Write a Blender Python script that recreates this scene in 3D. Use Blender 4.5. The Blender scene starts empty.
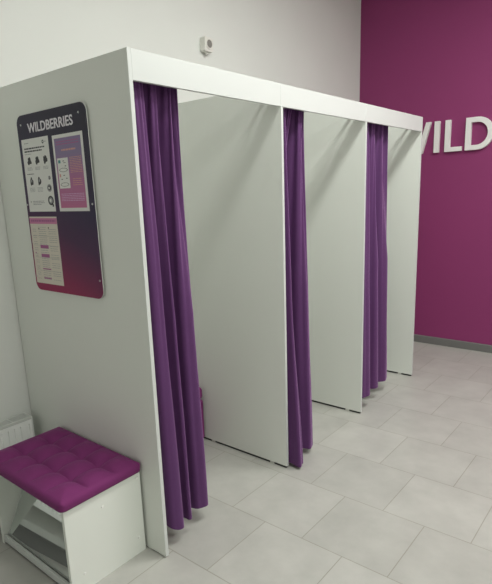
import bpy, bmesh, math, random
from mathutils import Vector, Matrix, noise
random.seed(4)
PI = math.pi
C = bpy.context.scene.collection

# ------------------------------------------------------------------ materials
def lin(c):
    return tuple((v/255/12.92 if v/255 <= .04045 else ((v/255+.055)/1.055)**2.4) for v in c) + (1,)

def mat(name, rgb, rough=.5, var=0.0, scale=30, bump=0.0, bscale=200, metal=0.0, sheen=0.0, spec=.5, coat=0.0):
    m = bpy.data.materials.new(name); m.use_nodes = True
    nt = m.node_tree; b = nt.nodes['Principled BSDF']
    b.inputs['Roughness'].default_value = rough
    b.inputs['Metallic'].default_value = metal
    b.inputs['Specular IOR Level'].default_value = spec
    b.inputs['Coat Weight'].default_value = coat
    if sheen:
        b.inputs['Sheen Weight'].default_value = sheen
        b.inputs['Sheen Roughness'].default_value = .4
        b.inputs['Sheen Tint'].default_value = (.75, .45, .8, 1)
    tc = nt.nodes.new('ShaderNodeTexCoord')
    n = nt.nodes.new('ShaderNodeTexNoise'); n.inputs['Scale'].default_value = scale; n.inputs['Detail'].default_value = 4
    nt.links.new(tc.outputs['Object'], n.inputs['Vector'])
    mix = nt.nodes.new('ShaderNodeMix'); mix.data_type = 'RGBA'
    c = lin(rgb)
    mix.inputs['A'].default_value = tuple(v*(1-var) for v in c[:3]) + (1,)
    mix.inputs['B'].default_value = tuple(min(1, v*(1+var)) for v in c[:3]) + (1,)
    nt.links.new(n.outputs['Fac'], mix.inputs['Factor'])
    nt.links.new(mix.outputs['Result'], b.inputs['Base Color'])
    if bump:
        n2 = nt.nodes.new('ShaderNodeTexNoise'); n2.inputs['Scale'].default_value = bscale; n2.inputs['Detail'].default_value = 3
        nt.links.new(tc.outputs['Object'], n2.inputs['Vector'])
        bp = nt.nodes.new('ShaderNodeBump'); bp.inputs['Strength'].default_value = bump; bp.inputs['Distance'].default_value = .002
        nt.links.new(n2.outputs['Fac'], bp.inputs['Height'])
        nt.links.new(bp.outputs['Normal'], b.inputs['Normal'])
    return m

M = {}
M['wall'] = mat('white_painted_wall', (220, 222, 217), .85, .02, 3, .15, 350)
M['ceiling'] = mat('ceiling_paint', (225, 225, 220), .9, .01, 3)
M['purple_wall'] = mat('magenta_painted_wall', (138, 50, 104), .7, .03, 2, .15, 350)
M['skirting'] = mat('grey_skirting', (112, 112, 110), .45, .03, 8)
M['board'] = mat('white_laminate', (226, 229, 222), .42, .015, 2, .06, 500)
M['edge'] = mat('white_edge_banding', (206, 209, 206), .4, .01, 5)
M['under_strip'] = mat('black_strip', (30, 30, 30), .6)
M['pad'] = mat('clear_white_plastic', (200, 200, 192), .4)
M['curtain'] = mat('purple_curtain_velour', (88, 50, 97), .72, .07, 60, .5, 900, sheen=.45, spec=.25)
M['velvet'] = mat('magenta_velvet', (116, 46, 100), .75, .06, 25, .4, 700, sheen=.12, spec=.2)
M['button'] = mat('magenta_velvet_button', (98, 32, 86), .7, .05, 30)
M['enamel'] = mat('white_enamel', (240, 241, 238), .3, .01, 5)
M['grille'] = mat('grille_enamel', (205, 207, 202), .35, .01, 5)
M['slot'] = mat('shaded_convector', (70, 72, 72), .6)
M['plastic'] = mat('socket_plastic', (222, 221, 214), .4, .01, 10)
M['plastic_dark'] = mat('socket_recess_plastic', (128, 126, 120), .5)
M['letter'] = mat('letter_face_white', (232, 231, 228), .5, .01, 5)
M['steel'] = mat('brushed_steel', (190, 190, 190), .3, .03, 60, metal=1)
M['mirror'] = mat('mirror_glass', (215, 220, 218), .02, metal=1)
M['cap'] = mat('screw_cap_white', (240, 240, 236), .4)
M['paper'] = mat('white_paper', (222, 222, 218), .5, .01, 20)
M['cream'] = mat('cream_paper', (212, 205, 192), .5, .02, 20)
M['ink'] = mat('black_ink', (42, 42, 46), .5)
M['grey_ink'] = mat('grey_ink', (150, 150, 152), .5)
M['mauve_ink'] = mat('mauve_ink', (160, 88, 138), .5)
M['rose_ink'] = mat('rose_ink', (196, 120, 160), .5)
M['gold_ink'] = mat('gold_ink', (206, 150, 140), .5)
M['lilac_ink'] = mat('lilac_ink', (205, 165, 205), .5)
M['teal_ink'] = mat('teal_ink', (70, 140, 140), .5)
M['white_print'] = mat('white_print', (225, 222, 228), .45)
M['back_white'] = mat('acrylic_edge_white', (214, 216, 212), .3)

def gradient_mat(name, stops, axis_vec, lo, hi, rough=.35):
    """printed colour gradient of a poster, in the object's own coordinates"""
    m = bpy.data.materials.new(name); m.use_nodes = True
    nt = m.node_tree; b = nt.nodes['Principled BSDF']; b.inputs['Roughness'].default_value = rough
    tc = nt.nodes.new('ShaderNodeTexCoord')
    dot = nt.nodes.new('ShaderNodeVectorMath'); dot.operation = 'DOT_PRODUCT'; dot.inputs[1].default_value = axis_vec
    nt.links.new(tc.outputs['Object'], dot.inputs[0])
    mr = nt.nodes.new('ShaderNodeMapRange'); mr.inputs['From Min'].default_value = lo; mr.inputs['From Max'].default_value = hi
    nt.links.new(dot.outputs['Value'], mr.inputs['Value'])
    cr = nt.nodes.new('ShaderNodeValToRGB')
    els = cr.color_ramp.elements
    els[0].position, els[0].color = stops[0][0], lin(stops[0][1])
    els[1].position, els[1].color = stops[-1][0], lin(stops[-1][1])
    for p, c in stops[1:-1]:
        e = els.new(p); e.color = lin(c)
    nt.links.new(mr.outputs['Result'], cr.inputs['Fac'])
    nt.links.new(cr.outputs['Color'], b.inputs['Base Color'])
    return m
M['poster'] = gradient_mat('info_board_print', [(0, (146, 20, 78)), (.16, (112, 22, 74)), (.34, (66, 22, 70)), (.55, (38, 22, 64)), (1, (26, 20, 46))], (.35, 0, 1), 0.0, .80, .55)
M['pink_print'] = gradient_mat('pink_leaflet_print', [(0, (188, 98, 142)), (.45, (168, 100, 146)), (.75, (128, 112, 150)), (1, (128, 106, 148))], (0, 0, 1), .0, .32)

def floor_mat(L, Ly, tx, ty):
    m = bpy.data.materials.new('grey_stone_tiles'); m.use_nodes = True
    nt = m.node_tree; b = nt.nodes['Principled BSDF']; N = nt.nodes; K = nt.links
    tc = N.new('ShaderNodeTexCoord')
    mp = N.new('ShaderNodeMapping'); mp.inputs['Location'].default_value = (-tx+L*40, -ty+Ly*41, 0)
    K.new(tc.outputs['Object'], mp.inputs['Vector'])
    br = N.new('ShaderNodeTexBrick'); br.offset = .5; br.offset_frequency = 2; br.squash = 1; br.squash_frequency = 2
    br.inputs['Scale'].default_value = 1; br.inputs['Mortar Size'].default_value = .0022; br.inputs['Mortar Smooth'].default_value = .15
    br.inputs['Brick Width'].default_value = L; br.inputs['Row Height'].default_value = Ly
    br.inputs['Color1'].default_value = lin((173, 172, 166)); br.inputs['Color2'].default_value = lin((180, 179, 173))
    br.inputs['Mortar'].default_value = lin((152, 149, 139)); br.inputs['Bias'].default_value = 0
    K.new(mp.outputs['Vector'], br.inputs['Vector'])
    n = N.new('ShaderNodeTexNoise'); n.inputs['Scale'].default_value = 5; n.inputs['Detail'].default_value = 6; n.inputs['Roughness'].default_value = .6
    K.new(tc.outputs['Object'], n.inputs['Vector'])
    cr = N.new('ShaderNodeValToRGB'); cr.color_ramp.elements[0].position = .3; cr.color_ramp.elements[0].color = (.88, .88, .88, 1)
    cr.color_ramp.elements[1].position = .7; cr.color_ramp.elements[1].color = (1.05, 1.05, 1.05, 1)
    K.new(n.outputs['Fac'], cr.inputs['Fac'])
    mx = N.new('ShaderNodeMix'); mx.data_type = 'RGBA'; mx.blend_type = 'MULTIPLY'; mx.inputs['Factor'].default_value = 1
    K.new(br.outputs['Color'], mx.inputs['A']); K.new(cr.outputs['Color'], mx.inputs['B'])
    K.new(mx.outputs['Result'], b.inputs['Base Color'])
    mr = N.new('ShaderNodeMapRange'); mr.inputs['To Min'].default_value = .32; mr.inputs['To Max'].default_value = .48
    K.new(n.outputs['Fac'], mr.inputs['Value']); K.new(mr.outputs['Result'], b.inputs['Roughness'])
    bp = N.new('ShaderNodeBump'); bp.invert = True; bp.inputs['Strength'].default_value = .5; bp.inputs['Distance'].default_value = .0015
    K.new(br.outputs['Fac'], bp.inputs['Height']); K.new(bp.outputs['Normal'], b.inputs['Normal'])
    return m

# ------------------------------------------------------------------ mesh helpers
def box(bm, lo, hi, mi=0):
    x0, y0, z0 = lo; x1, y1, z1 = hi
    v = [bm.verts.new(p) for p in ((x0,y0,z0),(x1,y0,z0),(x1,y1,z0),(x0,y1,z0),(x0,y0,z1),(x1,y0,z1),(x1,y1,z1),(x0,y1,z1))]
    for f in ((0,3,2,1),(4,5,6,7),(0,1,5,4),(1,2,6,5),(2,3,7,6),(3,0,4,7)):
        fc = bm.faces.new([v[i] for i in f]); fc.material_index = mi
    return v

def prism(bm, pts, axis, a, b, mi=0, smooth=False):
    """pts: 2D outline; extruded along axis ('x','y','z') from a to b"""
    def P(p, t):
        if axis == 'x': return (t, p[0], p[1])
        if axis == 'y': return (p[0], t, p[1])
        return (p[0], p[1], t)
    A = [bm.verts.new(P(p, a)) for p in pts]; B = [bm.verts.new(P(p, b)) for p in pts]
    n = len(pts); fs = [bm.faces.new(A[::-1]), bm.faces.new(B)]
    for i in range(n):
        f = bm.faces.new((A[i], A[(i+1) % n], B[(i+1) % n], B[i])); f.smooth = smooth; fs.append(f)
    for f in fs: f.material_index = mi
    return fs

def tube(bm, p0, p1, r0, r1=None, n=16, mi=0, caps=True):
    r1 = r0 if r1 is None else r1
    p0, p1 = Vector(p0), Vector(p1); d = (p1-p0).normalized()
    u = d.orthogonal().normalized(); w = d.cross(u)
    A, B = [], []
    for i in range(n):
        a = 2*PI*i/n; o = u*math.cos(a)+w*math.sin(a)
        A.append(bm.verts.new(p0+o*r0)); B.append(bm.verts.new(p1+o*r1))
    for i in range(n):
        f = bm.faces.new((A[i], A[(i+1) % n], B[(i+1) % n], B[i])); f.smooth = True; f.material_index = mi
    if caps:
        bm.faces.new(A[::-1]).material_index = mi; bm.faces.new(B).material_index = mi

def torus(bm, c, R, r, normal='y', n=20, k=8):
    rows = []
    for i in range(n):
        a = 2*PI*i/n; row = []
        for j in range(k):
            b = 2*PI*j/k; q = R+r*math.cos(b)
            p = (q*math.cos(a), r*math.sin(b), q*math.sin(a))
            row.append(bm.verts.new((c[0]+p[0], c[1]+p[1], c[2]+p[2])))
        rows.append(row)
    for i in range(n):
        for j in range(k):
            f = bm.faces.new((rows[i][j], rows[(i+1) % n][j], rows[(i+1) % n][(j+1) % k], rows[i][(j+1) % k])); f.smooth = True

def rrect(x0, z0, x1, z1, r, n=8):
    pts = []
    for cx, cz, a0 in ((x1-r, z0+r, -90), (x1-r, z1-r, 0), (x0+r, z1-r, 90), (x0+r, z0+r, 180)):
        for i in range(n+1):
            a = math.radians(a0+90*i/n); pts.append((cx+r*math.cos(a), cz+r*math.sin(a)))
    return pts

def obj(name, bm, mats, parent=None, loc=(0, 0, 0), bevel=0, seg=2, fix=True):
    """link the bmesh as ONE object; loc is its own origin, coordinates are given in parent space"""
    if fix: bmesh.ops.recalc_face_normals(bm, faces=bm.faces[:])
    bmesh.ops.translate(bm, verts=bm.verts[:], vec=-Vector(loc))
    me = bpy.data.meshes.new(name); bm.to_mesh(me); bm.free()
    for m in (mats if isinstance(mats, (list, tuple)) else [mats]): me.materials.append(m)
    o = bpy.data.objects.new(name, me); C.objects.link(o); o.location = loc
    if parent: o.parent = parent
    if bevel:
        md = o.modifiers.new('bevel', 'BEVEL'); md.width = bevel; md.segments = seg; md.limit_method = 'ANGLE'; md.angle_limit = math.radians(40)
    return o

def BM(): return bmesh.new()
def bx(lo, hi):
    bm = BM(); box(bm, lo, hi); return bm

def tag(o, label, cat, group=None):
    o['label'] = label; o['category'] = cat
    if group: o['group'] = group
    return o
def thing(name, label, cat, loc, group=None):
    o = bpy.data.objects.new(name, None); C.objects.link(o); o.location = loc; o.empty_display_size = .1
    return tag(o, label, cat, group)
def struct(name, bm, m, bevel=0):
    o = obj(name, bm, m, bevel=bevel); o['kind'] = 'structure'; return o
def copy_tree(o, parent=None):
    c = o.copy(); C.objects.link(c)
    if parent: c.parent = parent
    for ch in [k for k in o.children]: copy_tree(ch, c)
    return c

# ------------------------------------------------------------------ dimensions
H = 2.10; HB = 1.993; T = .018
PY = [0.0, .9544, 1.8907, 2.8376]          # left faces of the four partitions
XL = -1.0553                               # left wall
YB = 3.8815                                # magenta wall
XR, YF, ZC = 4.2, -5.0, 3.7

# ------------------------------------------------------------------ room
W = .12
struct('floor', bx((XL-W, YF-W, -.1), (XR+W, YB+W, 0)), floor_mat(.4211, .4221, -.012, .4755))
struct('ceiling', bx((XL-W, YF-W, ZC), (XR+W, YB+W, ZC+.1)), M['ceiling'])
struct('wall_left', bx((XL-W, YF, 0), (XL, YB, ZC)), M['wall'])
struct('wall_back', bx((XL-W, YB, 0), (XR+W, YB+W, ZC)), M['purple_wall'])
struct('wall_right', bx((XR, YF, 0), (XR+W, YB, ZC)), M['wall'])
struct('wall_front', bx((XL-W, YF-W, 0), (XR+W, YF, ZC)), M['wall'])
def skirt(name, p0, p1, nrm):
    """skirting board: profile with a rounded top lip, run from p0 to p1"""
    bm = BM(); d = .014; h = .076
    prof = [(0, 0), (d, 0), (d, h-.008), (d*.7, h-.002), (d*.3, h), (0, h)]
    A, B = [], []
    for t, z in prof:
        A.append(bm.verts.new((p0[0]+nrm[0]*t, p0[1]+nrm[1]*t, z))); B.append(bm.verts.new((p1[0]+nrm[0]*t, p1[1]+nrm[1]*t, z)))
    n = len(prof)
    for i in range(n): bm.faces.new((A[i], A[(i+1) % n], B[(i+1) % n], B[i]))
    bm.faces.new(A); bm.faces.new(B[::-1])
    struct(name, bm, M['skirting'])
skirt('baseboard_back', (XL, YB), (XR, YB), (0, -1))
skirt('baseboard_left', (XL, YF), (XL, -.0), (1, 0))
skirt('baseboard_right', (XR, YF), (XR, YB-.014), (-1, 0))

# ------------------------------------------------------------------ partitions
plabels = ['white end partition panel with the purple info board on its outer face',
           'white partition panel between the first and second fitting booths, nearest inner one',
           'white partition panel between the second and third fitting booths',
           'white end partition panel furthest away, in front of the magenta wall']
for i, y in enumerate(PY):
    t = thing('partition_panel', plabels[i], 'partition', (0, y, 0), 'partitions of the fitting booths')
    g = .014 if i else .006
    xb = XL+.006
    pts = [(xb, g), (-.0012, g), (-.0012, H), (xb, H)] if i == 0 else [(xb, g), (-.0012, g), (-.0012, HB), (-.0165, HB), (-.0165, H), (xb, H)]
    bm = BM(); prism(bm, pts, 'y', 0, T); obj('board', bm, M['board'], t)
    top = H if i == 0 else HB-.0004
    obj('edge_band', bx((-.0012, .0003, g), (0, T-.0003, top)), M['edge'], t)
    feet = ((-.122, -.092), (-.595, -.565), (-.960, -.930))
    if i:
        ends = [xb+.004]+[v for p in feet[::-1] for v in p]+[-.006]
        for a_, b_ in zip(ends[::2], ends[1::2]): obj('bottom_strip', bx((a_+.0005, .0025, .002), (b_-.0005, T-.0025, g)), M['under_strip'], t)  # plain black strips filling the gap under the panel, between the feet
    for fx in feet:
        obj('foot', bx((fx[0], .001, 0), (fx[1], T-.001, g)), M['pad'], t)
hl = ['white header board over the nearest fitting booth', 'white header board over the middle fitting booth', 'white header board over the farthest fitting booth']
for i in range(3):
    y0 = PY[i]+(T if i == 0 else 0)+.0002; y1 = PY[i+1]-.0006 if i < 2 else PY[3]+T
    o = obj('header_board', bx((-.016, y0, HB), (0, y1, H)), M['edge'], loc=(-.008, y0, HB), bevel=.0008, seg=1)
    tag(o, hl[i], 'header board', 'header boards over the booths')

# ------------------------------------------------------------------ curtain rods and curtains
rl = ['near', 'middle', 'far']
for i in range(3):
    y0, y1 = PY[i]+T, PY[i+1]
    t = thing('curtain_rod', 'thin steel curtain rod behind the header of the %s booth' % ('nearest', 'middle', 'farthest')[i], 'curtain rod', (-.075, y0, 2.070), 'curtain rods in the booths')
    bm = BM(); tube(bm, (0, .004, 0), (0, y1-y0-.004, 0), .009); obj('tube', bm, M['steel'], t)
    for yy, s in ((0, 1), (y1-y0, -1)):
        bm = BM(); tube(bm, (0, yy, 0), (0, yy+s*.008, 0), .022, .019, 20); tube(bm, (0, yy+s*.008, 0), (0, yy+s*.022, 0), .0125, .0125, 16)
        obj('flange', bm, M['steel'], t)

def catmull(P, per=9):
    out = []; n = len(P)
    for i in range(n-1):
        p0 = P[max(0, i-1)]; p1 = P[i]; p2 = P[i+1]; p3 = P[min(n-1, i+2)]
        for k in range(per):
            t = k/per
            out.append(tuple(.5*(2*b+(c-a)*t+(2*a-5*b+4*c-d)*t*t+(3*b-a-3*c+d)*t**3) for a, b, c, d in zip(p0, p1, p2, p3)))
    out.append(P[-1]); return out

def curtain(label, yo, top, bot, zb, pw=.75, seed=0, mid=None):
    """top / mid / bot: fold outlines seen from above as (y, x) control points, same count; zb: hem heights"""
    t = thing('curtain', label, 'curtain', (-.075, yo, min(zb) if isinstance(zb, list) else zb), 'purple fitting booth curtains')
    zo = t.location.z; zt = 2.042
    n = len(top); per = 12
    zc = zb if isinstance(zb, list) else [zb]*n
    Tp, Bp, Mp = catmull(top, per), catmull(bot, per), catmull(mid, per)
    Zb = [q[0] for q in catmull([(z,) for z in zc], per)]
    m = len(Tp)
    def plan(u, j):
        if u < .5:
            w = (u/.5)**pw; a, b = Tp[j], Mp[j]
        else:
            w = (u-.5)/.5; w = w*w*(3-2*w)*.5+w*.5; a, b = Mp[j], Bp[j]
        return Vector((a[1]*(1-w)+b[1]*w, a[0]*(1-w)+b[0]*w))
    def pos(u, j):
        p = plan(u, j); q = plan(u, min(m-1, j+1))-plan(u, max(0, j-1))
        if q.length > 1e-6: q.normalize()
        nrm = Vector((q.y, -q.x)); s = j/(m-1)
        k = .55+.45*noise.noise(Vector((s*4+seed, u*1.5, 3)))
        off = .0062*k*math.sin(2*PI*s*n*.62+seed+1.1*u)*min(1, .5+u*2)
        off += .0042*math.exp(-u*5)*math.sin(2*PI*s*n*1.25+seed*2)           # heading-tape gathers
        off += .0025*noise.noise(Vector((s*9, u*5, seed)))
        p = p+nrm*off
        return (p.x+.075, p.y-yo, zt*(1-u)+Zb[j]*u-zo)
    def strip(name, us):
        bm = BM(); g = [[bm.verts.new(pos(u, j)) for j in range(m)] for u in us]
        for r in range(len(us)-1):
            for j in range(m-1):
                bm.faces.new((g[r][j], g[r+1][j], g[r+1][j+1], g[r][j+1])).smooth = True
        o = obj(name, bm, M['curtain'], t, fix=False)
        md = o.modifiers.new('thickness', 'SOLIDIFY'); md.thickness = .0022; md.offset = 0; md.use_rim = False
    U = .976
    strip('fabric', [U*r/74 for r in range(75)])
    strip('hem', [U+(1-U)*r/3 for r in range(4)])
    ys = sorted(p[0] for p in Tp); nr = 8
    for k in range(nr):
        yy = ys[0]+.006+(ys[-1]-ys[0]-.012)*k/(nr-1)
        bm = BM(); torus(bm, (0, yy-yo, 2.070-.0035-zo), .0145, .0022); tube(bm, (0, yy-yo, 2.070-.020-zo), (0, yy-yo, 2.070-.030-zo), .0018, .0018, 8)
        obj('ring', bm, M['steel'], t)
    return t

curtain('purple floor-length curtain bunched at the left of the nearest booth', .16,
        [(.050,-.130),(.048,-.060),(.072,-.040),(.096,-.052),(.092,-.125),(.132,-.070),(.148,-.042),(.172,-.055),(.172,-.125),(.216,-.075),(.236,-.044),(.250,-.060),(.258,-.120),(.284,-.056),(.306,-.090)],
        [(.090,-.180),(.072,-.060),(.098,-.020),(.140,-.026),(.152,-.062),(.122,-.170),(.172,-.080),(.186,-.034),(.210,-.052),(.200,-.175),(.258,-.090),(.280,-.050),(.328,-.048),(.352,-.090),(.322,-.175)],
        [.100,.100,.078,.070,.074,.080,.082,.078,.082,.080,.082,.080,.080,.086,.090], .8, 1.3,
        mid=[(.080,-.150),(.062,-.060),(.086,-.026),(.116,-.034),(.124,-.060),(.104,-.150),(.150,-.080),(.164,-.034),(.188,-.048),(.182,-.150),(.228,-.080),(.248,-.040),(.292,-.040),(.320,-.070),(.300,-.150)])
curtain('purple floor-length curtain bunched at the left of the middle booth', 1.12,
        [(1.000,-.130),(1.000,-.060),(1.026,-.040),(1.050,-.052),(1.046,-.125),(1.092,-.070),(1.110,-.042),(1.134,-.055),(1.134,-.125),(1.180,-.075),(1.198,-.044),(1.222,-.060),(1.232,-.120),(1.256,-.060),(1.276,-.095)],
        [(1.010,-.130),(.984,-.010),(.984,.062),(1.020,.064),(1.044,.030),(1.030,-.110),(1.055,-.160),(1.090,-.180),(1.125,-.180),(1.142,-.110),(1.150,-.030),(1.175,.012),(1.212,.014),(1.248,-.026),(1.212,-.130)],
        [.045,.030,.018,.018,.026,.045,.045,.045,.045,.042,.040,.036,.036,.040,.045], .8, 4.1,
        mid=[(1.004,-.140),(.992,-.050),(1.006,.000),(1.036,-.006),(1.050,-.040),(1.036,-.140),(1.060,-.170),(1.098,-.180),(1.130,-.170),(1.150,-.110),(1.168,-.050),(1.195,-.024),(1.232,-.024),(1.266,-.062),(1.246,-.140)])
curtain('purple floor-length curtain bunched at the left of the farthest booth', 2.15,
        [(1.950,-.130),(1.950,-.060),(1.980,-.040),(2.010,-.052),(2.006,-.125),(2.065,-.070),(2.090,-.042),(2.125,-.055),(2.125,-.125),(2.195,-.075),(2.225,-.044),(2.265,-.060),(2.285,-.120),(2.340,-.060),(2.374,-.095)],
        [(1.960,-.160),(1.952,-.040),(2.000,-.008),(2.060,-.014),(2.085,-.060),(2.062,-.150),(2.140,-.080),(2.180,-.034),(2.245,-.036),(2.240,-.150),(2.320,-.080),(2.350,-.046),(2.410,-.042),(2.466,-.070),(2.440,-.150)],
        .095, .8, 2.2,
        mid=[(1.955,-.150),(1.952,-.050),(1.990,-.022),(2.040,-.030),(2.062,-.060),(2.040,-.140),(2.110,-.080),(2.145,-.036),(2.200,-.040),(2.190,-.140),(2.260,-.080),(2.290,-.042),(2.360,-.038),(2.408,-.070),(2.380,-.140)])

# ------------------------------------------------------------------ fitting bench with mirror
bx0, bx1, by0, by1 = -.712, -.122, -.393, -.012
t = thing('mirror_bench', 'low white shoe-fitting bench with tilted mirror against the end partition', 'bench', ((bx0+bx1)/2, (by0+by1)/2, 0))
cx, cy = (bx0+bx1)/2, (by0+by1)/2
def L(p): return (p[0]-cx, p[1]-cy, p[2])
def lb(lo, hi): return bx(L(lo), L(hi))
t_ = .016
obj('side_panel', lb((bx0, by0, 0), (bx0+t_, by1, .398)), M['board'], t, bevel=.0008)
sp = obj('side_panel', lb((bx1-t_, by0, 0), (bx1, by1, .398)), M['board'], t, bevel=.0008)
obj('top_board', lb((bx0+t_, by0+.002, .382), (bx1-t_, by1, .398)), M['board'], t)
obj('back_panel', lb((bx0+t_, by1-.014, .03), (bx1-t_, by1, .382)), M['board'], t)
obj('front_rail', lb((bx0+t_, by0+.003, .012), (bx1-t_, by0+.015, .045)), M['edge'], t, bevel=.0008)
for yy, zz in ((-.33, .079), (-.045, .079), (-.216, .325), (-.030, .368)):
    bm = BM(); tube(bm, L((bx1, yy, zz)), L((bx1+.0022, yy, zz)), .0062, .005, 16); obj('screw_cap', bm, M['cap'], sp)
# mirror: leaning back inside the frame
y_a, z_a, y_b, z_b = -.368, .034, -.199, .380
d = Vector((0, y_b-y_a, z_b-z_a)); ln_ = d.length; d.normalize(); nn = Vector((0, -d.z, d.y))
def slab(bm, x0, x1, s0, s1, n0, n1):
    base = Vector((0, y_a, z_a)); vs = []
    for s, n in ((s0, n0), (s1, n0), (s1, n1), (s0, n1)):
        q = base+d*s+nn*n; vs.append((q.y-cy, q.z))
    prism(bm, vs, 'x', x0-cx, x1-cx)
bm = BM(); slab(bm, bx0+t_, bx1-t_, 0, ln_, -.012, 0); mf = obj('mirror_frame', bm, M['edge'], t)
bm = BM(); slab(bm, bx0+t_+.012, bx1-t_-.012, .010, ln_-.004, .0002, .004); obj('mirror', bm, M['mirror'], mf)
# tufted cushion
ux0, ux1, uy0, uy1, uz0 = -.758, -.108, -.408, -.004, .399
tufts = [(x, y) for y in (-.272, -.137) for x in (-.622, -.494, -.369, -.246)]
nx, ny = 130, 80; hgt = .042
def cz_(x, y):
    # creases between the buttons and rounded rim
    dx = min(x-ux0, ux1-x); dy = min(y-uy0, uy1-y); e = min(dx, dy)
    rim = 1-max(0, 1-e/.018)**2.2*.34
    z = hgt*rim
    if e > .0:
        fade = min(1, max(0, (e-.012)/.05))
        px = min(abs(x-a) for a in (-.622, -.494, -.369, -.246)); py = min(abs(y-a) for a in (-.272, -.137))
        fx = 1-max(0, 1-px/.063)**2.0; fy = 1-max(0, 1-py/.067)**2.0
        z += fade*(-.010+.026*(max(0, fx)*max(0, fy))**.55)
        for a, b in tufts:
            r = math.hypot(x-a, y-b); z -= .010*math.exp(-(r/.022)**1.4)
    return z
bm = BM(); G = []
def corner_clip(x, y, r=.024):
    # round the plan corners
    ccx = min(max(x, ux0+r), ux1-r); ccy = min(max(y, uy0+r), uy1-r)
    vx, vy = x-ccx, y-ccy; l = math.hypot(vx, vy)
    if l > r: return ccx+vx*r/l, ccy+vy*r/l
    return x, y
for i in range(nx+1):
    row = []
    for j in range(ny+1):
        x = ux0+(ux1-ux0)*i/nx; y = uy0+(uy1-uy0)*j/ny
        z = uz0+cz_(x, y); x, y = corner_clip(x, y)
        row.append(bm.verts.new(L((x, y, z))))
    G.append(row)
for i in range(nx):
    for j in range(ny):
        bm.faces.new((G[i][j], G[i+1][j], G[i+1][j+1], G[i][j+1])).smooth = True
ring = [G[i][0] for i in range(nx+1)]+[G[nx][j] for j in range(1, ny+1)]+[G[i][ny] for i in range(nx-1, -1, -1)]+[G[0][j] for j in range(ny-1, 0, -1)]
prev = ring
for zz, k in ((.018, 1.0), (.008, .998), (.0, .992)):
    cur = []
    for v in ring: cur.append(bm.verts.new((v.co.x*k, v.co.y*k, uz0+zz)))
    for a in range(len(ring)):
        b = (a+1) % len(ring); bm.faces.new((prev[a], cur[a], cur[b], prev[b])).smooth = True
    prev = cur
bm.faces.new(prev)
cu = obj('seat_cushion', bm, M['velvet'], t)
for a, b in tufts:
    bm = BM(); z0 = uz0+cz_(a, b)
    tube(bm, L((a, b, z0-.004)), L((a, b, z0+.002)), .0055, .005, 16); tube(bm, L((a, b, z0+.002)), L((a, b, z0+.0045)), .005, .003, 16)
    obj('button', bm, M['button'], cu)

# ------------------------------------------------------------------ radiator on the left wall
ry0, ry1, rx0, rx1, rz0, rz1 = -1.25, -.050, -1.030, -.948, .19, .458
t = thing('radiator', 'white panel radiator with top grille on the white wall beside the bench', 'radiator', ((rx0+rx1)/2, (ry0+ry1)/2, rz0))
ox, oy = (rx0+rx1)/2, (ry0+ry1)/2
def R(lo, hi): return bx((lo[0]-ox, lo[1]-oy, lo[2]-rz0), (hi[0]-ox, hi[1]-oy, hi[2]-rz0))
# ribbed front panel
bm = BM(); prof = []
y = ry0+.004; pitch = .0335; zf0, zf1 = rz0+.004, rz1-.014
ys = []
while y < ry1-.004:
    ys.append(y); y += pitch
ys[-1] = ry1-.004
xs = rx1-.003
def col(bm, yy, zlist): return [bm.verts.new((p[0]-ox, yy-oy, p[1]-rz0)) for p in zlist]
cols = []
for a, b in zip(ys[:-1], ys[1:]):
    w = b-a
    for f, dep in ((0, 0), (.24, 0), (.32, .007), (.68, .007), (.76, 0)):
        cols.append((a+w*f, dep))
cols.append((ys[-1], 0))
prevc = None
for yy, dep in cols:
    c = col(bm, yy, [(xs, zf0), (xs, zf0+.022), (xs-dep, zf0+.026), (xs-dep, zf1-.0245), (xs, zf1-.022), (xs, zf1), (xs-.022, zf1), (xs-.022, zf0)])
    if prevc:
        for k in range(8): bm.faces.new((prevc[k], c[k], c[(k+1) % 8], prevc[(k+1) % 8]))
    else: bm.faces.new(c)
    prevc = c
bm.faces.new(prevc[::-1])
obj('front_panel', bm, M['enamel'], t)
obj('rear_panel', R((rx0, ry0+.004, rz0+.004), (rx0+.020, ry1-.004, rz1-.014)), M['enamel'], t)
for yy in (ry0, ry1-.003):
    obj('end_cover', R((rx0, yy, rz0), (rx1, yy+.003, rz1)), M['enamel'], t)
obj('convector', R((rx0+.021, ry0+.01, rz0+.02), (rx1-.026, ry1-.01, rz1-.022)), M['slot'], t)  # convector block; its dark colour stands in for shade under the grille
bm = BM()
for lo, hi in (((rx0, ry0+.003, rz1-.014), (rx0+.010, ry1-.003, rz1)), ((rx1-.010, ry0+.003, rz1-.014), (rx1, ry1-.003, rz1))):
    box(bm, (lo[0]-ox, lo[1]-oy, lo[2]-rz0), (hi[0]-ox, hi[1]-oy, hi[2]-rz0))
for k in range(4):
    xx = rx0+.0200+k*.0130
    box(bm, (xx-ox, ry0+.003-oy, rz1-.010-rz0), (xx+.0022-ox, ry1-.003-oy, rz1-.001-rz0))
yy = ry1-.012
while yy > ry0+.01:
    box(bm, (rx0+.009-ox, yy-oy, rz1-.009-rz0), (rx1-.009-ox, yy+.006-oy, rz1-.0005-rz0)); yy -= .092
obj('top_grille', bm, M['grille'], t)
for yy in (ry0+.15, ry1-.18):
    bm = BM(); b0 = (XL-ox, yy-oy, .02); box(bm, b0, (rx0-ox, yy+.03-oy, .24)); obj('wall_bracket', bm, M['enamel'], t)

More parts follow.
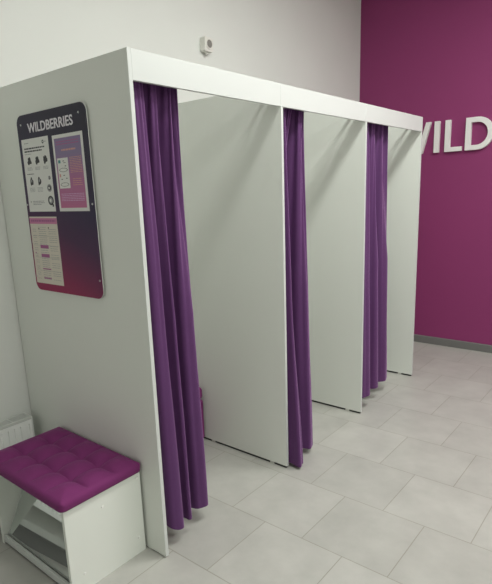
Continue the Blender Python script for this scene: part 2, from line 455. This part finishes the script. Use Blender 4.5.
# ------------------------------------------------------------------ info board on the end partition
X0, X1, Z0, Z1 = -.800, -.262, 1.155, 1.955
t = thing('info_board', 'dark purple to magenta info board with rounded corners on the end partition', 'notice board', ((X0+X1)/2, -.0, Z0))
px_ = (X0+X1)/2
def rr(x0, z0, x1, z1, r, ya, yb, ox=0, oz=0):
    bm = BM(); prism(bm, rrect(x0-ox, z0-oz, x1-ox, z1-oz, r), 'y', ya, yb); return bm
obj('backing', rr(X0, Z0, X1, Z1, .040, -.010, -.006, px_, Z0), M['back_white'], t)
obj('printed_face', rr(X0+.0006, Z0+.0006, X1-.0006, Z1-.0006, .040, -.0125, -.010, px_, Z0), M['poster'], t)
def text_mesh(s, size, extr):
    cu = bpy.data.curves.new('txt', 'FONT'); cu.body = s; cu.size = size; cu.extrude = extr; cu.resolution_u = 4; cu.offset = .0011*size/.06
    o = bpy.data.objects.new('txt', cu); C.objects.link(o)
    dg = bpy.context.evaluated_depsgraph_get(); dg.update()
    me = bpy.data.meshes.new_from_object(o.evaluated_get(dg)); bpy.data.objects.remove(o); bpy.data.curves.remove(cu)
    return me
me = text_mesh('WILDBERRIES', .06, .0004)
xs_ = [v.co.x for v in me.vertices]; zs_ = [v.co.y for v in me.vertices]
sx = .353/(max(xs_)-min(xs_)); sz = .041/(max(zs_)-min(zs_)); mx_, mz_ = min(xs_), min(zs_)
for v in me.vertices:
    x, z, e = v.co.x, v.co.y, v.co.z
    v.co = ((x-mx_)*sx-.1785, -.0129-e, (z-mz_)*sz+.719)
me.materials.append(M['white_print'])
o = bpy.data.objects.new('lettering', me); C.objects.link(o); o.parent = t; o['label'] = 'white lettering WILDBERRIES across the top'
for xx, zz in ((X0+.036, Z1-.041), (X1-.050, Z1-.038), (X0+.010, 1.560), (X1-.014, 1.556), (X0+.016, 1.221), (X1-.014, 1.236)):
    bm = BM(); tube(bm, (xx-px_, -.0002, zz-Z0), (xx-px_, -.0125, zz-Z0), .004, .004, 12); tube(bm, (xx-px_, -.0125, zz-Z0), (xx-px_, -.0150, zz-Z0), .0048, .0038, 16)
    obj('pin', bm, M['steel'], t)

# papers: each one sheet with its printing as thin inked areas
class Sheet:
    def __init__(s, x0, z0, x1, z1, mats):
        s.x0, s.z0, s.x1, s.z1, s.mats = x0, z0, x1, z1, mats; s.bm = BM(); s.lv = {}
        box(s.bm, (0, -.0006, 0), (x1-x0, 0, z1-z0), 0)
    def rect(s, u0, v0, u1, v1, m, lift=1):
        """u, v: 0..1 from the sheet's top left"""
        w = s.x1-s.x0; h = s.z1-s.z0
        box(s.bm, (u0*w, -.0006-.0002*lift, h-v1*h), (u1*w, -.0006, h-v0*h), m)
    def blob(s, u, v, ru, rv, m, n=14, lift=1, wob=.0, ring=0):
        w = s.x1-s.x0; h = s.z1-s.z0
        pts = []
        for i in range(n):
            a = 2*PI*i/n; k = 1+wob*math.sin(3*a+u*40)+wob*.6*math.cos(5*a+v*30)
            pts.append((u*w+ru*w*k*math.cos(a), h-v*h+rv*h*k*math.sin(a)))
        prism(s.bm, pts, 'y', -.0006, -.0006-.0002*lift, m)
    def line(s, u0, u1, v, hh, m, lift=1):
        u = u0
        while u < u1-.01:
            w = random.uniform(.035, .10); e = min(u+w, u1)
            s.rect(u, v, e, v+hh, m, lift); u = e+.014
    def build(s, label, gname):
        o = obj('paper_notice', s.bm, s.mats, loc=(0, 0, 0))
        o.location = (s.x0, -.01262, s.z0)
        return tag(o, label, 'notice', gname)
gN = 'printed notices on the info board'
s = Sheet(-.776, 1.528, -.553, 1.850, [M['paper'], M['ink'], M['grey_ink'], M['steel']])
s.line(.10, .26, .052, .010, 2); s.blob(.80, .065, .035, .024, 1, ring=1); s.blob(.80, .065, .015, .010, 0, lift=2); s.line(.86, .93, .060, .010, 2)
s.line(.08, .84, .120, .019, 1); s.line(.08, .74, .158, .019, 1); s.line(.08, .32, .200, .008, 2)
for u in (.22, .52, .82):
    s.blob(u, .305, .075, .045, 1, wob=.25); s.blob(u+.02, .265, .035, .02, 1, wob=.2)
    for k in range(3): s.line(u-.10, u+.09, .385+k*.016, .006, 2)
s.line(.08, .34, .470, .010, 1)
for u in (.22, .52):
    s.blob(u, .580, .060, .055, 1, wob=.18); s.blob(u, .570, .026, .022, 2, lift=2)
    for k in range(4): s.line(u-.10, u+.10, .665+k*.017, .006, 2)
for u, v, r in ((.90, .545, .045), (.86, .680, .085), (.86, .850, .105)):
    s.blob(u, v, r, r*.62, 1 if r > .1 else 2); s.blob(u, v, r*.66, r*.40, 2 if r > .1 else 1, lift=2); s.blob(u-.01, v, r*.3, r*.2, 0, lift=3)
s.rect(.90, .90, .95, .935, 1)
s.blob(.10, .862, .018, .015, 1, n=3)
s.line(.18, .62, .850, .009, 2); s.line(.18, .62, .872, .009, 2); s.line(.18, .50, .894, .009, 2)
s.build('white notice with dark garment drawings, upper left on the info board', gN)
s = Sheet(-.521, 1.528, -.299, 1.846, [M['paper'], M['pink_print'], M['lilac_ink'], M['gold_ink'], M['ink'], M['teal_ink'], M['mauve_ink'], M['paper']])
s.rect(.06, .045, .93, .955, 1)
s.line(.12, .86, .085, .014, 6, 2); s.line(.12, .86, .118, .014, 6, 2); s.line(.28, .74, .190, .022, 3, 2)
for k in range(10): s.line(.52, .90, .300+k*.021, .008, 3, 2)
for k in range(4): s.line(.56, .86, .575+k*.026, .009, 3, 2)
s.rect(.10, .300, .46, .695, 7, 2)
s.rect(.13, .325, .21, .365, 5, 3); s.rect(.13, .505, .18, .545, 3, 3); s.rect(.30, .36, .38, .366, 4, 3)
for v in (.455, .645):
    s.blob(.28, v, .14, .026, 4, n=20, lift=3); s.blob(.28, v, .125, .021, 7, n=20, lift=4)
for u, v in ((.28, .335), (.34, .40), (.26, .52), (.34, .56), (.18, .57)): s.rect(u, v, u+.05, v+.010, 4, 3)
for k in range(5): s.line(.12, .88, .765+k*.022, .009, 2, 2)
s.build('pink and lilac printed leaflet with white inset, upper right on the info board', gN)
s = Sheet(-.788, 1.190, -.556, 1.505, [M['cream'], M['rose_ink'], M['mauve_ink'], M['grey_ink'], M['ink']])
s.rect(.0, .02, 1, .105, 1); s.line(.05, .95, .045, .028, 2, 2)
for k in range(26):
    v = .15+k*.031
    if k % 3: s.line(.08, .20, v, .006, 3)
    s.line(.30, .58, v, .006, 3)
    if k % 4: s.line(.66, .94, v, .006, 3)
for v in (.28, .42, .60, .80): s.rect(.06, v, .96, v+.0035, 3)
for u0, v, u1, hh in ((.30, .415, .60, .050), (.30, .548, .60, .050), (.30, .765, .60, .018), (.30, .905, .58, .018)): s.rect(u0, v, u1, v+hh, 2, 2)
s.rect(.30, .165, .33, .185, 4, 2); s.rect(.66, .150, .69, .170, 4, 2); s.rect(.08, .53, .12, .545, 2, 2)
s.build('cream price-list sheet with pink heading, lower left on the info board', gN)

# ------------------------------------------------------------------ raised letters on the magenta wall
yb, yf = YB, YB-.036; zb_, zt_ = 1.889, 2.172
gL = 'raised white letters on the magenta wall'
def letter(bm, label, cat='letter'):
    o = obj('sign_letter', bm, M['letter'], bevel=.0015, seg=2); tag(o, label, cat, gL); return o
xw0, xw1 = -.700, -.297; hh = zt_-zb_; st = .046
def wpoly():
    a = xw0; b = xw1; m = (a+b)/2; q = .076
    return [(a, zt_), (a+st, zt_), (a+q+.026, zb_+.085), (m-.024, zt_), (m+.024, zt_), (b-q-.026, zb_+.085), (b-st, zt_), (b, zt_), (b-q, zb_), (b-q-.046, zb_), (m, zt_-.085), (a+q+.046, zb_), (a+q, zb_)]
bm = BM(); prism(bm, wpoly(), 'y', yf, yb); letter(bm, 'white raised letter W on the magenta wall, partly behind the booths')
letter(bx((-.262, yf, zb_), (-.215, yb, zt_)), 'white raised letter I on the magenta wall')
bm = BM(); prism(bm, [(-.162, zb_), (-.008, zb_), (-.008, zb_+.040), (-.115, zb_+.040), (-.115, zt_), (-.162, zt_)], 'y', yf, yb); letter(bm, 'white raised letter L on the magenta wall')
def dring(x0, z0, x1, z1, r):
    pts = [(x0, z0)]
    for i in range(17):
        a = math.radians(-90+180*i/16); pts.append((x1-r+r*math.cos(a), (z0+z1)/2+(z1-z0)/2*math.sin(a)))
    pts.append((x0, z1)); return pts
bm = BM(); o1 = dring(.022, zb_, .262, zt_, .135); o2 = dring(.069, zb_+.043, .214, zt_-.043, .092)
A = [[bm.verts.new((p[0], y, p[1])) for p in o] for o in (o1, o2) for y in (yf, yb)]
n = len(o1)
for i in range(n):
    j = (i+1) % n
    bm.faces.new((A[0][i], A[0][j], A[2][j], A[2][i])); bm.faces.new((A[1][i], A[3][i], A[3][j], A[1][j]))
    bm.faces.new((A[0][i], A[1][i], A[1][j], A[0][j])); bm.faces.new((A[2][i], A[2][j], A[3][j], A[3][i]))
letter(bm, 'white raised letter D on the magenta wall, cut by the photo edge')

# ------------------------------------------------------------------ surface socket high on the left wall
sy0, sy1, sz0, sz1 = 1.520, 1.604, 2.530, 2.622
t = thing('surface_socket', 'small white surface-mounted socket high on the white wall above the booths', 'socket', (XL, (sy0+sy1)/2, sz0))
oy = (sy0+sy1)/2
bm = BM(); prism(bm, [(p[0]-oy, p[1]-sz0) for p in rrect(sy0, sz0, sy1, sz1, .012)], 'x', 0, .045); obj('housing', bm, M['plastic'], t, bevel=.003)
def disc_ring(cy_, cz_, r0, r1, x0, x1):
    bm = BM(); n = 28; R4 = []
    for r, x in ((r0, x0), (r1, x0), (r1, x1), (r0, x1)):
        R4.append([bm.verts.new((x, cy_+r*math.cos(2*PI*i/n), cz_+r*math.sin(2*PI*i/n))) for i in range(n)])
    for k in range(4):
        for i in range(n): bm.faces.new((R4[k][i], R4[k][(i+1) % n], R4[(k+1) % 4][(i+1) % n], R4[(k+1) % 4][i])).smooth = False
    return bm
obj('face_ring', disc_ring(.004, .050, .026, .034, .045, .049), M['plastic'], t)
bm = BM(); tube(bm, (.0452, .004, .050), (.0462, .004, .050), .0258, .0258, 28); obj('recess', bm, M['plastic_dark'], t)
bm = BM(); tube(bm, (.022, -.004, -.016), (.022, -.004, .002), .008, .010, 14); obj('cable_gland', bm, M['plastic'], t)

# ------------------------------------------------------------------ pouf in the nearest booth
fx0, fx1, fy0, fy1, fh = -1.030, -.636, .555, .945, .375
t = thing('pouf', 'magenta upholstered pouf in the back corner of the nearest booth', 'pouf', ((fx0+fx1)/2, (fy0+fy1)/2, 0))
w, dd = (fx1-fx0)/2, (fy1-fy0)/2
bm = BM(); box(bm, (-w, -dd, .015), (w, dd, .29)); obj('body', bm, M['velvet'], t, bevel=.02, seg=5)
bm = BM(); box(bm, (-w, -dd, .29), (w, dd, fh)); obj('seat_pad', bm, M['velvet'], t, bevel=.026, seg=6)
for sx_ in (-1, 1):
    for sy_ in (-1, 1):
        bm = BM(); tube(bm, (sx_*(w-.05), sy_*(dd-.05), 0), (sx_*(w-.05), sy_*(dd-.05), .018), .018, .02, 16); obj('foot', bm, M['ink'], t)

# ------------------------------------------------------------------ lights
def area(name, loc, sx, sy, power, col=(.975, 1, .95), rot=(0, 0, 0)):
    l = bpy.data.lights.new(name, 'AREA'); l.shape = 'RECTANGLE'; l.size = sx; l.size_y = sy; l.energy = power; l.color = col
    o = bpy.data.objects.new(name, l); C.objects.link(o); o.location = loc; o.rotation_euler = rot; return o
area('strip_light', (1.05, 1.15, 3.5), .40, 2.6, 82)
area('strip_light', (3.3, -.35, 3.5), .30, 1.2, 56)
area('strip_light', (2.3, 2.9, 3.5), .60, 1.5, 40)
area('front_fill_light', (1.2, YF+.1, 2.0), 3.4, 2.4, 13, (.96, .98, 1), (math.radians(90), 0, 0))  # added soft fill from behind the camera; there is no window here
w = bpy.data.worlds.new('world'); bpy.context.scene.world = w; w.use_nodes = True
w.node_tree.nodes['Background'].inputs[0].default_value = (.5, .5, .5, 1); w.node_tree.nodes['Background'].inputs[1].default_value = .2

# ------------------------------------------------------------------ camera (solved from the photograph)
cam = bpy.data.cameras.new('camera'); co = bpy.data.objects.new('camera', cam); C.objects.link(co)
a, b, c = (math.radians(v) for v in (39.7766, -12.9759, -2.0663))
f = Vector((-math.sin(a)*math.cos(b), math.cos(a)*math.cos(b), math.sin(b)))
r = Vector((math.cos(a), math.sin(a), 0)); u = r.cross(f)
r2 = r*math.cos(c)+u*math.sin(c); u2 = -r*math.sin(c)+u*math.cos(c)
m = Matrix((r2, u2, -f)).transposed().to_4x4(); m.translation = (1.5798, -1.3155, 1.5766)
co.matrix_world = m
cam.sensor_fit = 'HORIZONTAL'; cam.sensor_width = 36; cam.lens = 36*519.5153/492
cam.shift_x = (246-240.6026)/492; cam.shift_y = (313.3617-292)/492
cam.clip_start = .02
sc = bpy.context.scene; sc.camera = co
vs = sc.view_settings; vs.view_transform = 'Standard'; vs.look = 'None'; vs.gamma = 1; vs.use_curve_mapping = False; vs.exposure = .0
